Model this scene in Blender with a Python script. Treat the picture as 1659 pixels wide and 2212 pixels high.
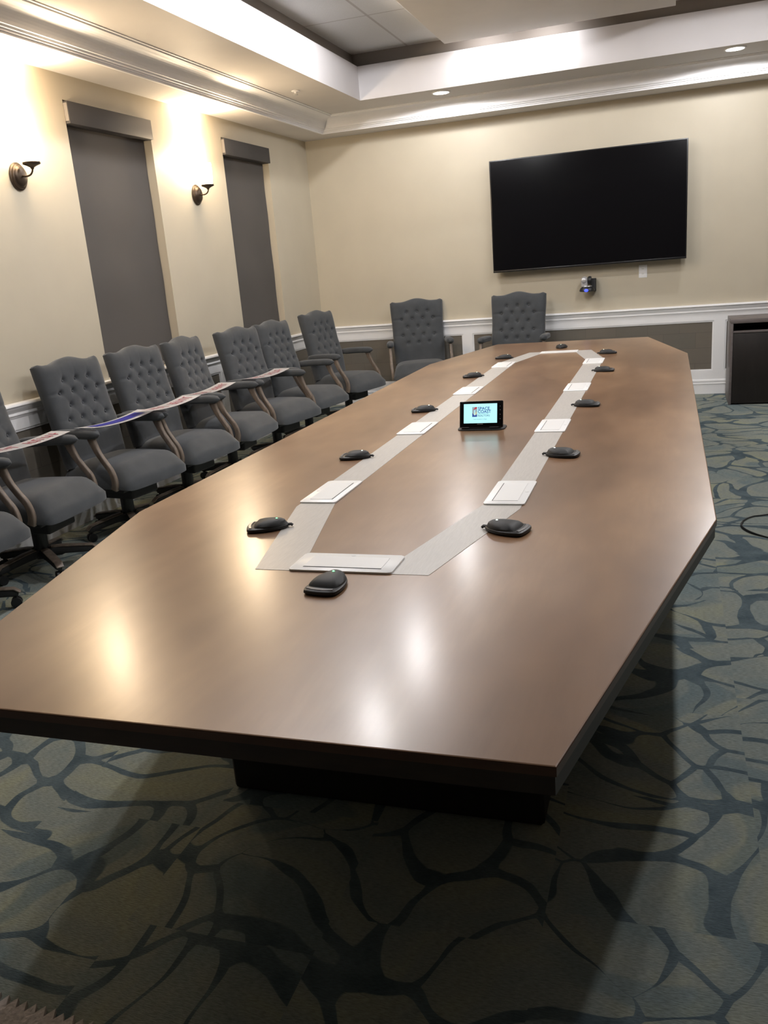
import bpy, bmesh, math, random
from mathutils import Vector, Matrix
PI = math.pi
random.seed(7)
for o in list(bpy.data.objects): bpy.data.objects.remove(o)
SC = bpy.context.scene
COL = SC.collection

# ---------------------------------------------------------------- camera, world, exposure
cam_d = bpy.data.cameras.new('camera'); cam = bpy.data.objects.new('camera', cam_d); COL.objects.link(cam)
yaw, pit, rol, F = -.3322, -.2798, -.0826, 1838.1
f = Vector((math.sin(yaw)*math.cos(pit), math.cos(yaw)*math.cos(pit), math.sin(pit)))
rt = f.cross(Vector((0, 0, 1))).normalized(); up = rt.cross(f)
c, s = math.cos(rol), math.sin(rol)
r2 = c*rt + s*up; u2 = -s*rt + c*up
m = Matrix((r2, u2, -f)).transposed().to_4x4(); m.translation = (3.7603, -9.2912, 1.51)
cam.matrix_world = m
cam_d.sensor_fit = 'VERTICAL'; cam_d.sensor_height = 36; cam_d.lens = F/2212*36; cam_d.clip_start = .05
SC.camera = cam
W = bpy.data.worlds.new('world'); SC.world = W; W.use_nodes = True
W.node_tree.nodes['Background'].inputs[0].default_value = (.55, .6, .7, 1)
W.node_tree.nodes['Background'].inputs[1].default_value = .005
SC.view_settings.view_transform = 'Standard'; SC.view_settings.look = 'None'
SC.view_settings.exposure = 0.22; SC.view_settings.gamma = 1; SC.view_settings.use_curve_mapping = False
WHITE = (1, .985, 1); WARM = (1, .77, .52)
P_TRAY, P_FACE_FILL, P_CAN, P_SCONCE_UP, P_SCONCE = 60, 18, 36, 70, 20

# ---------------------------------------------------------------- helpers
def tag(o, label=None, cat=None, group=None, kind=None):
    if label: o['label'] = label
    if cat: o['category'] = cat
    if group: o['group'] = group
    if kind: o['kind'] = kind
    return o
def empty(name, loc=(0, 0, 0), rz=0, label=None, cat=None, group=None):
    o = bpy.data.objects.new(name, None); COL.objects.link(o); o.location = loc; o.rotation_euler = (0, 0, rz)
    o.empty_display_size = .05
    return tag(o, label, cat, group)
def finish(name, bm, mat, parent=None, smooth=False, angle=None):
    me = bpy.data.meshes.new(name); bmesh.ops.recalc_face_normals(bm, faces=bm.faces); bm.to_mesh(me); bm.free()
    for mm in (mat if isinstance(mat, (list, tuple)) else [mat]): me.materials.append(mm)
    if smooth:
        for p in me.polygons: p.use_smooth = True
        if angle: me.set_sharp_from_angle(angle=math.radians(angle))
    o = bpy.data.objects.new(name, me); COL.objects.link(o)
    if parent: o.parent = parent
    return o
def box(bm, x0, x1, y0, y1, z0, z1, bev=0, mi=0, seg=2):
    r = bmesh.ops.create_cube(bm, size=1)
    for v in r['verts']:
        v.co = Vector(((x0+x1)/2+v.co.x*(x1-x0), (y0+y1)/2+v.co.y*(y1-y0), (z0+z1)/2+v.co.z*(z1-z0)))
    fs = {f for v in r['verts'] for f in v.link_faces}
    for f in fs: f.material_index = mi
    if bev:
        es = list({e for v in r['verts'] for e in v.link_edges})
        bmesh.ops.bevel(bm, geom=es, offset=bev, segments=seg, affect='EDGES', profile=.5)
def mbox(name, dims, mat, parent=None, bev=0, smooth=False):
    bm = bmesh.new(); box(bm, *dims, bev=bev); return finish(name, bm, mat, parent, smooth=bool(bev), angle=40)
def prism(bm, pts, z0, z1, bev=0, seg=2, mi=0):
    a = [bm.verts.new((p[0], p[1], z0)) for p in pts]; b = [bm.verts.new((p[0], p[1], z1)) for p in pts]
    fs = [bm.faces.new(a[::-1]), bm.faces.new(b)]
    n = len(pts)
    for i in range(n): fs.append(bm.faces.new((a[i], a[(i+1) % n], b[(i+1) % n], b[i])))
    for q in fs: q.material_index = mi
    if bev:
        es = list({e for v in b for e in v.link_edges if e.other_vert(v) in b})
        bmesh.ops.bevel(bm, geom=es, offset=bev, segments=seg, affect='EDGES', profile=.5)
def lathe(bm, prof, n=32, M=None, sx=1, sy=1):
    rings = []
    for r, z in prof:
        ring = []
        for i in range(n):
            a = 2*PI*i/n; co = Vector((r*math.cos(a)*sx, r*math.sin(a)*sy, z))
            ring.append(bm.verts.new(M @ co if M else co))
        rings.append(ring)
    for a, b in zip(rings, rings[1:]):
        for i in range(n): bm.faces.new((a[i], a[(i+1) % n], b[(i+1) % n], b[i]))
    bm.faces.new(rings[0][::-1]); bm.faces.new(rings[-1])
def sweep(bm, pts, w, h, n=12, sq=4.0, up=Vector((1, 0, 0)), taper=None):
    """superellipse section swept along pts; w along 'up', h across it"""
    P = [Vector(p) for p in pts]; rings = []
    for i, p in enumerate(P):
        t = (P[min(i+1, len(P)-1)]-P[max(i-1, 0)]).normalized()
        a = (up - t*up.dot(t)).normalized(); b = t.cross(a)
        k = taper[i] if taper else (1, 1)
        if not isinstance(k, tuple): k = (k, k)
        ring = []
        for j in range(n):
            th = 2*PI*(j+.5)/n; cx, cy = math.cos(th), math.sin(th)
            e = 2/sq
            ring.append(bm.verts.new(p + a*(w/2*k[0]*math.copysign(abs(cx)**e, cx)) + b*(h/2*k[1]*math.copysign(abs(cy)**e, cy))))
        rings.append(ring)
    for a, b in zip(rings, rings[1:]):
        for j in range(n): bm.faces.new((a[j], a[(j+1) % n], b[(j+1) % n], b[j]))
    bm.faces.new(rings[0][::-1]); bm.faces.new(rings[-1])
def catmull(pts, k=6):
    P = [Vector(p) for p in pts]; P = [2*P[0]-P[1]] + P + [2*P[-1]-P[-2]]; out = []
    for i in range(1, len(P)-2):
        for j in range(k):
            t = j/k; a, b, c_, d = P[i-1:i+3]
            out.append(.5*((2*b)+(c_-a)*t+(2*a-5*b+4*c_-d)*t*t+(3*b-a-3*c_+d)*t**3))
    out.append(P[-2]); return out
def copy_tree(o, parent=None):
    q = o.copy(); COL.objects.link(q); q.parent = parent
    for ch in list(o.children): copy_tree(ch, q)
    return q

# ---------------------------------------------------------------- materials
def mat(name, col, rough=.5, metal=0, spec=.5, emit=None, es=0):
    m = bpy.data.materials.new(name); m.use_nodes = True; b = m.node_tree.nodes['Principled BSDF']
    b.inputs['Base Color'].default_value = (*col, 1); b.inputs['Roughness'].default_value = rough
    b.inputs['Metallic'].default_value = metal; b.inputs['Specular IOR Level'].default_value = spec
    if emit: b.inputs['Emission Color'].default_value = (*emit, 1); b.inputs['Emission Strength'].default_value = es
    return m
class N:
    def __init__(s, m): s.t = m.node_tree; s.b = s.t.nodes['Principled BSDF']
    def n(s, ty, **kw):
        x = s.t.nodes.new(ty)
        for k, v in kw.items():
            if k in ('op',): x.operation = v
            elif hasattr(x, k): setattr(x, k, v)
        return x
    def l(s, a, b): s.t.links.new(a, b)
    def coord(s, scale=(1, 1, 1)):
        tc = s.n('ShaderNodeTexCoord'); mp = s.n('ShaderNodeMapping'); mp.inputs['Scale'].default_value = scale
        s.l(tc.outputs['Object'], mp.inputs[0]); return mp.outputs[0]
    def noise(s, vec, scale, detail=3, rough=.5, dist=0):
        x = s.n('ShaderNodeTexNoise'); x.inputs['Scale'].default_value = scale; x.inputs['Detail'].default_value = detail
        x.inputs['Roughness'].default_value = rough; x.inputs['Distortion'].default_value = dist; s.l(vec, x.inputs['Vector']); return x
    def ramp(s, fac, stops):
        x = s.n('ShaderNodeValToRGB'); e = x.color_ramp.elements
        while len(e) < len(stops): e.new(.5)
        for q, (p, cc) in zip(e, stops): q.position = p; q.color = (*cc, 1) if len(cc) == 3 else cc
        s.l(fac, x.inputs[0]); return x.outputs[0]
    def math(s, op, a, b=None, c_=None):
        x = s.n('ShaderNodeMath'); x.operation = op
        for i, v in enumerate((a, b, c_)):
            if v is None: continue
            if isinstance(v, (int, float)): x.inputs[i].default_value = v
            else: s.l(v, x.inputs[i])
        return x.outputs[0]
    def mix(s, fac, a, b, blend='MIX'):
        x = s.n('ShaderNodeMix'); x.data_type = 'RGBA'; x.blend_type = blend
        for i, v in ((0, fac), (6, a), (7, b)):
            if isinstance(v, (int, float)): x.inputs[i].default_value = v
            elif isinstance(v, tuple): x.inputs[i].default_value = (*v, 1)
            else: s.l(v, x.inputs[i])
        return x.outputs[2]
    def bump(s, h, strength=.3, dist=.01):
        x = s.n('ShaderNodeBump'); x.inputs['Strength'].default_value = strength; x.inputs['Distance'].default_value = dist
        s.l(h, x.inputs['Height']); s.l(x.outputs[0], s.b.inputs['Normal'])
M_ = {}
# painted walls
def paint(name, col, rough=.55):
    m = mat(name, col, rough, spec=.35); n = N(m); v = n.coord()
    a = n.noise(v, 2.5, 3); n.l(n.ramp(a.outputs[0], [(.3, tuple(x*.97 for x in col)), (.7, tuple(min(1, x*1.03) for x in col))]), n.b.inputs['Base Color'])
    n.bump(n.noise(v, 220, 2).outputs[0], .06, .002); return m
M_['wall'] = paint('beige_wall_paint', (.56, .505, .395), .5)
M_['wall_side'] = paint('taupe_bounce_cut_paint', (.14, .115, .09), .6); M_['wall_dim'] = paint('dark_taupe_bounce_cut_paint', (.16, .13, .105), .6)  # unseen right and front walls, darkened to cut bounce light under the table
M_['white'] = paint('white_trim_paint', (.92, .92, .93), .5)
M_['ceil'] = paint('soffit_paint', (.68, .655, .63), .6)
M_['tray'] = paint('tray_face_paint', (.70, .68, .685), .6)
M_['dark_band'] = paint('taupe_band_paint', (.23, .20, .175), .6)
M_['cloud'] = paint('suspended_panel_paint', (.74, .71, .67), .6)
# ceiling tiles
m = mat('ceiling_tile', (.6, .6, .58), .9); n = N(m); v = n.coord()
sp = n.n('ShaderNodeSeparateXYZ'); n.l(v, sp.inputs[0])
def gridline(n, val, off, per, w):
    a = n.math('SUBTRACT', val, off); a = n.math('DIVIDE', a, per); a = n.math('FRACT', n.math('ADD', a, 100.0)); a = n.math('ABSOLUTE', n.math('SUBTRACT', a, .5))
    return n.math('GREATER_THAN', a, .5-w/per/2)
g = n.math('MAXIMUM', gridline(n, sp.outputs[0], 1.47, .61, .022), gridline(n, sp.outputs[1], -2.07, 1.22, .018))
no = n.noise(v, 160, 3, .7)
base = n.ramp(no.outputs[0], [(.3, (.66, .66, .65)), (.7, (.76, .76, .745))])
n.l(n.mix(g, base, (.52, .50, .48)), n.b.inputs['Base Color']); M_['tile'] = m
# carpet
m = mat('patterned_carpet', (.2, .25, .24), .95, spec=.1); n = N(m); v = n.coord()
sp = n.n('ShaderNodeSeparateXYZ'); n.l(v, sp.inputs[0])
# carpet planks .25 x 1.0 m: each shifts the pattern a little, leaving visible seams
row = n.math('FLOOR', n.math('DIVIDE', sp.outputs[0], .5))
col_ = n.math('FLOOR', n.math('DIVIDE', n.math('ADD', sp.outputs[1], n.math('MULTIPLY', row, .37)), .5))
sh1 = n.math('MULTIPLY', n.math('SINE', n.math('ADD', n.math('MULTIPLY', row, 12.9), n.math('MULTIPLY', col_, 7.7))), .03)
sh2 = n.math('MULTIPLY', n.math('SINE', n.math('ADD', n.math('MULTIPLY', row, 5.1), n.math('MULTIPLY', col_, 3.3))), .03)
cb = n.n('ShaderNodeCombineXYZ'); n.l(n.math('ADD', sp.outputs[0], sh1), cb.inputs[0]); n.l(n.math('ADD', sp.outputs[1], sh2), cb.inputs[1])
w1 = n.noise(cb.outputs[0], 2.6, 1); w2 = n.noise(cb.outputs[0], 7, 1)
def warp(vec, noise, amt):
    a = n.n('ShaderNodeVectorMath'); a.operation = 'SUBTRACT'; n.l(noise.outputs['Color'], a.inputs[0]); a.inputs[1].default_value = (.5, .5, .5)
    b = n.n('ShaderNodeVectorMath'); b.operation = 'SCALE'; n.l(a.outputs[0], b.inputs[0]); b.inputs['Scale'].default_value = amt
    d = n.n('ShaderNodeVectorMath'); d.operation = 'ADD'; n.l(vec, d.inputs[0]); n.l(b.outputs[0], d.inputs[1]); return d.outputs[0]
w1 = n.noise(cb.outputs[0], 2.3, 0)
vv = warp(warp(cb.outputs[0], w1, .55), w2, .045)
mp = n.n('ShaderNodeMapping'); mp.inputs['Scale'].default_value = (1, 1.15, 0); mp.inputs['Rotation'].default_value = (0, 0, .4); n.l(vv, mp.inputs[0])
def voro(feat, out):
    x = n.n('ShaderNodeTexVoronoi'); x.voronoi_dimensions = '2D'; x.feature = feat; x.inputs['Scale'].default_value = 4.1; n.l(mp.outputs[0], x.inputs['Vector']); return x.outputs[out]
d2e = voro('DISTANCE_TO_EDGE', 'Distance'); f1 = voro('F1', 'Distance')
junction = n.math('MULTIPLY', n.math('MAXIMUM', n.math('SUBTRACT', f1, .52), 0.0), .75)
wn = n.noise(cb.outputs[0], 3.0, 1)
wid = n.math('MAXIMUM', n.math('MINIMUM', n.math('MULTIPLY_ADD', wn.outputs[0], .36, -.118), .080), .002)
line = n.ramp(n.math('DIVIDE', d2e, n.math('ADD', wid, n.math('MULTIPLY', junction, n.math('MULTIPLY', wid, 11.0)))), [(.82, (1, 1, 1)), (1.0, (0, 0, 0))])
mott = n.noise(vv, 3.1, 3, .6)
fld = n.ramp(mott.outputs[0], [(.30, (.225, .285, .288)), (.50, (.305, .335, .302)), (.70, (.385, .397, .285))])
vein = n.ramp(n.noise(cb.outputs[0], 9, 3).outputs[0], [(.35, (.085, .120, .140)), (.65, (.14, .185, .205))])
cellt = n.ramp(n.noise(vv, 2.4, 1).outputs[0], [(.60, (0, 0, 0)), (.63, (1, 1, 1))])
fld2 = n.mix(n.math('MULTIPLY', cellt, .5), fld, (.15, .22, .25))
col = n.mix(line, fld2, vein)
# woven rib: short loops in rows running along x
rb = n.n('ShaderNodeMapping'); rb.inputs['Scale'].default_value = (60, 330, 1); n.l(v, rb.inputs[0])
rib = n.noise(rb.outputs[0], 1, 2, .6)
col = n.mix(n.math('MULTIPLY', n.ramp(rib.outputs[0], [(.35, (0, 0, 0)), (.7, (1, 1, 1))]), .42), col, (.02, .022, .02))
n.l(col, n.b.inputs['Base Color']); n.bump(rib.outputs[0], .5, .004)
M_['carpet'] = m
# table veneer
m = mat('maple_veneer', (.3, .16, .08), .26, spec=.45); n = N(m); v = n.coord((1, .42, 1))
v2 = n.coord((1, .12, 1)); v3 = n.coord((1, .6, 1))
bl = n.noise(v, 2.3, 3, .55); gr = n.noise(v2, 46, 4, .65); fl = n.noise(v3, 7, 2, .5)
base = n.ramp(bl.outputs[0], [(.38, (.168, .089, .045)), (.5, (.258, .145, .077)), (.63, (.365, .218, .119))])
base = n.mix(n.math('MULTIPLY', n.ramp(fl.outputs[0], [(.25, (1, 1, 1)), (.75, (0, 0, 0))]), .45), base, (.24, .138, .080))
base = n.mix(n.math('MULTIPLY', n.ramp(gr.outputs[0], [(.4, (1, 1, 1)), (.62, (0, 0, 0))]), .22), base, (.24, .138, .080))
n.l(base, n.b.inputs['Base Color'])
n.b.inputs['Roughness'].default_value = .32; n.b.inputs['Coat Weight'].default_value = .42; n.b.inputs['Coat Roughness'].default_value = .20

M_['veneer'] = m
def woodm(name, dark, light, rough, sc=(1, 1, .2)):
    m = mat(name, light, rough, spec=.4); n = N(m); v = n.coord(sc); a = n.noise(v, 30, 4, .6)
    n.l(n.ramp(a.outputs[0], [(.3, dark), (.7, light)]), n.b.inputs['Base Color']); n.bump(a.outputs[0], .08, .002); return m
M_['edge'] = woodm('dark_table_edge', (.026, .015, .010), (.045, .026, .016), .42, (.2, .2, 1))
M_['lip'] = woodm('table_edge_lip', (.07, .030, .018), (.11, .05, .028), .32, (.2, .2, 1))
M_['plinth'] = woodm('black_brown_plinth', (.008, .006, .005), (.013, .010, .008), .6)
M_['post'] = woodm('weathered_walnut', (.11, .085, .068), (.25, .20, .158), .38, (1, 1, .3))
M_['cred'] = woodm('credenza_laminate_grey', (.13, .11, .106), (.185, .16, .155), .4, (.2, 1, 1))
M_['cdoor'] = woodm('credenza_espresso_laminate', (.013, .010, .009), (.020, .016, .014), .45, (1, 1, .2))
# upholstery
m = mat('charcoal_weave', (.1, .105, .115), .92, spec=.15); n = N(m); v = n.coord()
a = n.noise(v, 420, 2, .6); b_ = n.noise(v, 9, 3)
n.l(n.mix(n.math('MULTIPLY', a.outputs[0], .5), n.ramp(b_.outputs[0], [(.3, (.070, .076, .083)), (.7, (.092, .099, .107))]), (.042, .046, .051)), n.b.inputs['Base Color'])
n.b.inputs['Sheen Weight'].default_value = .25; n.bump(a.outputs[0], .25, .002); M_['fabric'] = m
# wainscot grasscloth panels
m = mat('taupe_grasscloth', (.1, .085, .07), .75, spec=.3); n = N(m); v = n.coord((1, 1, 1))
br = n.n('ShaderNodeTexBrick'); br.inputs['Scale'].default_value = 1; br.inputs['Mortar Size'].default_value = .002; br.inputs['Brick Width'].default_value = .31; br.inputs['Row Height'].default_value = .155
rm = n.n('ShaderNodeMapping'); rm.inputs['Rotation'].default_value = (PI/2, 0, 0)
sw = n.n('ShaderNodeSeparateXYZ'); n.l(v, sw.inputs[0]); cc = n.n('ShaderNodeCombineXYZ'); n.l(n.math('ADD', sw.outputs[0], sw.outputs[1]), cc.inputs[0]); n.l(sw.outputs[2], cc.inputs[1])
n.l(cc.outputs[0], br.inputs['Vector'])
br.inputs['Color1'].default_value = (.165, .152, .128, 1); br.inputs['Color2'].default_value = (.19, .165, .135, 1); br.inputs['Mortar'].default_value = (.13, .118, .10, 1)
wv = n.noise(n.coord((4, 4, 300)), 1, 2)
n.l(n.mix(n.math('MULTIPLY', wv.outputs[0], .35), br.outputs[0], (.11, .10, .082)), n.b.inputs['Base Color']); n.bump(wv.outputs[0], .2, .002); M_['panel'] = m
m = mat('inlay_laminate', (.5, .48, .45), .36, metal=.0, spec=.5); n = N(m); v = n.coord((1, .08, 1)); a = n.noise(v, 260, 2)
n.l(n.ramp(a.outputs[0], [(.3, (.50, .475, .445)), (.7, (.56, .535, .50))]), n.b.inputs['Base Color']); M_['inlay'] = m
M_['plate'] = mat('satin_white_plate', (.93, .93, .92), .35)
M_['plate2'] = mat('satin_plate_lid', (.86, .86, .85), .38)
M_['slot'] = mat('dark_slot', (.04, .04, .04), .6)
M_['black'] = mat('black_plastic', (.016, .016, .017), .42)
M_['black2'] = mat('matte_black_plastic', (.022, .022, .023), .6)
M_['mesh'] = paint('black_grille', (.030, .031, .032), .55)
M_['band'] = mat('grey_gloss_band', (.13, .13, .135), .28)
M_['gloss'] = mat('screen_glass', (.004, .004, .005), .12, spec=.35)
M_['bezel'] = mat('tv_bezel', (.006, .006, .007), .3)
M_['shade'] = paint('grey_shade_cloth', (.215, .198, .185), .8)
M_['valance'] = paint('charcoal_valance', (.058, .055, .056), .6)
M_['bronze'] = mat('oiled_bronze', (.085, .062, .045), .38, metal=.75)
M_['glass_glow'] = mat('lit_frosted_glass', (.9, .85, .75), .4, emit=(1, .84, .60), es=16)
M_['lens'] = mat('lit_downlight_lens', (.9, .9, .9), .4, emit=(1, .93, .84), es=14)
M_['lens_dim'] = mat('lit_tray_lens', (.9, .9, .9), .4, emit=(1, .93, .84), es=14)
M_['silver'] = mat('silver_plastic', (.55, .55, .56), .3, metal=.5)
M_['chrome'] = mat('chrome', (.6, .6, .6), .15, metal=1)
M_['led_green'] = mat('green_led', (.1, .8, .2), .4, emit=(.12, 1, .22), es=5)
M_['led_white'] = mat('pale_led', (.8, .9, .8), .4, emit=(.8, 1, .82), es=3.5)
M_['led_blue'] = mat('blue_led', (.1, .1, .9), .4, emit=(.04, .08, 1), es=1.5)
M_['scr'] = mat('lit_screen', (.0, .0, .0), .3, emit=(.50, .95, 1.0), es=.95)
def emm(name, col, es=.8): return mat(name, (0, 0, 0), .4, emit=col, es=es)
M_['s_blue'] = emm('screen_blue', (.05, .10, .38)); M_['s_red'] = emm('screen_red', (.55, .06, .09)); M_['s_cream'] = emm('screen_cream', (.65, .62, .40)); M_['s_sky'] = emm('screen_grey_blue', (.35, .45, .50)); M_['s_dark'] = emm('screen_ink', (.10, .16, .30))
M_['sign'] = mat('corrugated_white_sign', (.95, .93, .93), .4)
M_['signred'] = mat('sign_red_ink', (.45, .05, .09), .5)
M_['signblue'] = mat('sign_blue_ink', (.03, .03, .30), .45)
M_['text_w'] = mat('white_lettering', (.6, .6, .6), .5)
m = mat('grey_shag', (.26, .235, .235), .95, spec=.05); n = N(m); a = n.noise(n.coord(), 90, 3); n.l(n.ramp(a.outputs[0], [(.3, (.5, .46, .45)), (.7, (.7, .64, .63))]), n.b.inputs['Base Color']); n.bump(a.outputs[0], .5, .01); M_['shag'] = m
M_['pane'] = mat('night_window_glass', (.01, .012, .016), .05)

# ---------------------------------------------------------------- room
RX, RY = 5.92, -12.4           # right wall x, wall behind the camera y
ZS, ZC, ZT, ZP = 2.877, 3.02, 3.31, 3.43   # lower soffit, upper soffit, tray face top, tiles
def struct(name, bm, mt, **k): return tag(finish(name, bm, mt, **k), kind='structure')
bm = bmesh.new(); box(bm, -.15, RX+.15, RY-.15, .15, -.08, 0); struct('floor', bm, M_['carpet'])
bm = bmesh.new(); box(bm, -.15, RX+.15, 0, .15, 0, 3.6); struct('wall_back', bm, M_['wall'])
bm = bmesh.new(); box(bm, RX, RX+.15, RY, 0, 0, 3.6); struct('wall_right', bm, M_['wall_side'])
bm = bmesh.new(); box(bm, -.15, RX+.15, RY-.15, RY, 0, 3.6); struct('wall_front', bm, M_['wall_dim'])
wins = [(-1.96, -1.01), (-4.12, -3.11)]
WZ0, WZ1 = .90, 2.72
bm = bmesh.new(); ys = [0]
yy = 0
for a, b in wins:
    box(bm, -.15, 0, b, yy, 0, 3.6); box(bm, -.15, 0, a, b, 0, WZ0); box(bm, -.15, 0, a, b, WZ1, 3.6); yy = a
box(bm, -.15, 0, RY, yy, 0, 3.6)
struct('wall_left', bm, M_['wall'])
for i, (a, b) in enumerate(wins):
    bm = bmesh.new()
    for q in ((a, a+.05, WZ0, WZ1), (b-.05, b, WZ0, WZ1), (a+.05, b-.05, WZ0, WZ0+.05), (a+.05, b-.05, WZ1-.05, WZ1), (a+.05, b-.05, 1.78, 1.82)):
        box(bm, -.13, -.095, q[0], q[1], q[2], q[3])
    w = struct('window_%d' % (i+1), bm, M_['white'])
    mbox('glass_pane', (-.118, -.112, a+.05, b-.05, WZ0+.05, WZ1-.05), M_['pane'], w)
# ceiling: lower soffit, upper soffit, tray face, band, tiles in one shell
def ring(bm, prof, mi=0):
    """profile of (inset from walls, z) carried round the room with mitred corners"""
    R = []
    for d, z in prof:
        R.append([bm.verts.new(p) for p in ((d, -d, z), (RX-d, -d, z), (RX-d, RY+d, z), (d, RY+d, z))])
    for a, b in zip(R, R[1:]):
        for i in range(4):
            q = bm.faces.new((a[i], a[(i+1) % 4], b[(i+1) % 4], b[i])); q.material_index = mi
bm = bmesh.new()
ring(bm, [(-.05, ZS), (.335, ZS), (.335, ZS+.012)], 0)
ring(bm, [(.53, ZC), (1.0, ZC)], 0)
ring(bm, [(1.0, ZC), (1.0, ZT), (.985, ZT)], 1)
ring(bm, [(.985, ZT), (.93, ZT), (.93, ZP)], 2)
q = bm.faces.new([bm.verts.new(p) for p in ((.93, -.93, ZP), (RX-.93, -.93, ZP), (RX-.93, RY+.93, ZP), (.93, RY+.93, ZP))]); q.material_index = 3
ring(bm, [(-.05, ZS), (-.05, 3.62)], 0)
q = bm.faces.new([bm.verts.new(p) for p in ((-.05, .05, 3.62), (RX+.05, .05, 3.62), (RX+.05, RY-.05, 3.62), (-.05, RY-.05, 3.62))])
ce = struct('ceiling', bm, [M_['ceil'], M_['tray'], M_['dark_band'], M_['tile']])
# crown moulding: stepped foot, cove, stepped head
bm = bmesh.new(); prof = [(.335, ZS-.004), (.352, ZS-.004), (.352, ZS+.008), (.362, ZS+.010), (.362, ZS+.020), (.376, ZS+.023), (.380, ZS+.034), (.392, ZS+.036)]
for k in range(9):
    t = k/8; prof.append((.392+.108*(1-math.cos(t*PI/2))**.9*.9+.0*t, ZS+.038+.085*math.sin(t*PI/2)))
prof += [(.502, ZS+.126), (.512, ZS+.128), (.512, ZS+.135), (.530, ZS+.137), (.530, ZC+.001)]
ring(bm, prof); struct('trim_crown', bm, M_['white'])
# suspended panel in the tray
t = empty('ceiling_panel', (2.86, -4.3, ZT), label='large flat off-white panel hanging in the raised tray of the ceiling', cat='ceiling panel')
bm = bmesh.new(); box(bm, -.955, .935, -3.0, 3.0, 0, .05, bev=.003); finish('panel_board', bm, M_['cloud'], t)
bm = bmesh.new()
for x in (-.7, .7):
    for y in (-2.6, 0, 2.6): box(bm, x-.02, x+.02, y-.02, y+.02, .05, ZP-ZT)
finish('hanger', bm, M_['dark_band'], t)
# wainscot: chair rail, frames, panels, baseboard (back wall, left wall, right wall)
def place(kind, side):
    """maps (along, out, z) to the room for a wall side"""
    if side == 'back': return lambda a, o, z: (a, -o, z)
    if side == 'left': return lambda a, o, z: (o, -a, z)
    return lambda a, o, z: (RX-o, -a, z)
def runprof(bm, side, prof, L, L0=0):
    T = place(0, side); A = [bm.verts.new(T(L0+o, o, z)) for o, z in prof]; B = [bm.verts.new(T(L-o if side == 'back' else L, o, z)) for o, z in prof]
    for i in range(len(prof)-1): bm.faces.new((A[i], A[i+1], B[i+1], B[i]))
def bxs(bm, side, a0, a1, o0, o1, z0, z1, bev=0):
    T = place(0, side); p, q = T(a0, o0, z0), T(a1, o1, z1)
    box(bm, min(p[0], q[0]), max(p[0], q[0]), min(p[1], q[1]), max(p[1], q[1]), z0, z1, bev=bev)
rail = [(0, .895), (.045, .893), (.050, .885), (.050, .878), (.036, .870), (.034, .858), (.028, .850), (.022, .838), (.026, .832), (.026, .822), (.018, .818), (.018, .808), (0, .808)]
basep = [(0, .150), (.014, .148), (.022, .142), (.024, .128), (.018, .122), (.018, .112), (.025, .108), (.025, .100), (.020, .097), (.020, 0)]
SIDES = dict(back=(RX, [(0, .13), (1.64, 1.745), (4.205, 4.31), (5.8, RX)]), left=(-RY, [(0, .1), (2.44, 2.54), (4.62, 4.72), (7.0, 7.1), (9.4, 9.5)]), right=(-RY, [(0, .1), (2.44, 2.54), (4.9, 5.0), (7.3, 7.4), (9.7, 9.8)]))
k = 1
for side, (L, st) in SIDES.items():
    if side == 'right': continue
    bm = bmesh.new(); runprof(bm, side, rail, L); struct('trim_%d' % k, bm, M_['white'], smooth=True, angle=35); k += 1
    bm = bmesh.new(); runprof(bm, side, basep, L); struct('baseboard_'+side, bm, M_['white'], smooth=True, angle=35)
    bm = bmesh.new(); o0 = 0 if side == 'back' else .0
    bxs(bm, side, o0, L, 0, .014, .735, .815); bxs(bm, side, o0, L, 0, .014, .14, .235)
    for a, b in st: bxs(bm, side, a, b, 0, .0141, .23, .74)
    for (a, b), (c_, d) in zip(st, st[1:]):     # small bevelled stop round each panel
        for q in ((b, c_, .720, .735), (b, c_, .235, .250), (b, b+.015, .25, .72), (c_-.015, c_, .25, .72)):
            bxs(bm, side, q[0], q[1], 0, .009, q[2], q[3], bev=.003)
    struct('trim_%d' % k, bm, M_['white']); k += 1
    bm = bmesh.new(); bxs(bm, side, .02, L, 0, .003, .2, .78); struct('trim_%d' % k, bm, M_['panel']); k += 1
# window sills belong to the rail line
# ---------------------------------------------------------------- roller shades
for i, ((a, b), lab) in enumerate(zip(wins, ('grey roller shade under charcoal valance, right-hand window nearer the room corner', 'grey roller shade under charcoal valance, wide left-hand window between the two wall sconces'))):
    t = empty('roller_shade', (0, (a+b)/2, 1.8), label=lab, cat='window shade', group='roller shades on the left wall'); hw = (b-a)/2
    o = mbox('valance', (-.064, .028, -hw+.008, hw-.012, .775, .912), M_['valance'], t, bev=.002)
    mbox('bracket', (.0, .026, -hw+.002, -hw+.0075, .79, .90), M_['shade'], o)
    bm = bmesh.new(); n_ = 30
    vs = [[bm.verts.new((-.066+.002*math.sin(j*.7), y, -.88+1.70*j/n_)) for y in (-hw+.008, hw-.008)] for j in range(n_+1)]
    for j in range(n_): bm.faces.new((vs[j][0], vs[j][1], vs[j+1][1], vs[j+1][0]))
    bmesh.ops.solidify(bm, geom=bm.faces[:], thickness=.0015)
    finish('shade_cloth', bm, M_['shade'], t)
    mbox('hem_bar', (-.074, -.058, -hw+.008, hw-.008, -.898, -.872), M_['shade'], t, bev=.003)
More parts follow.
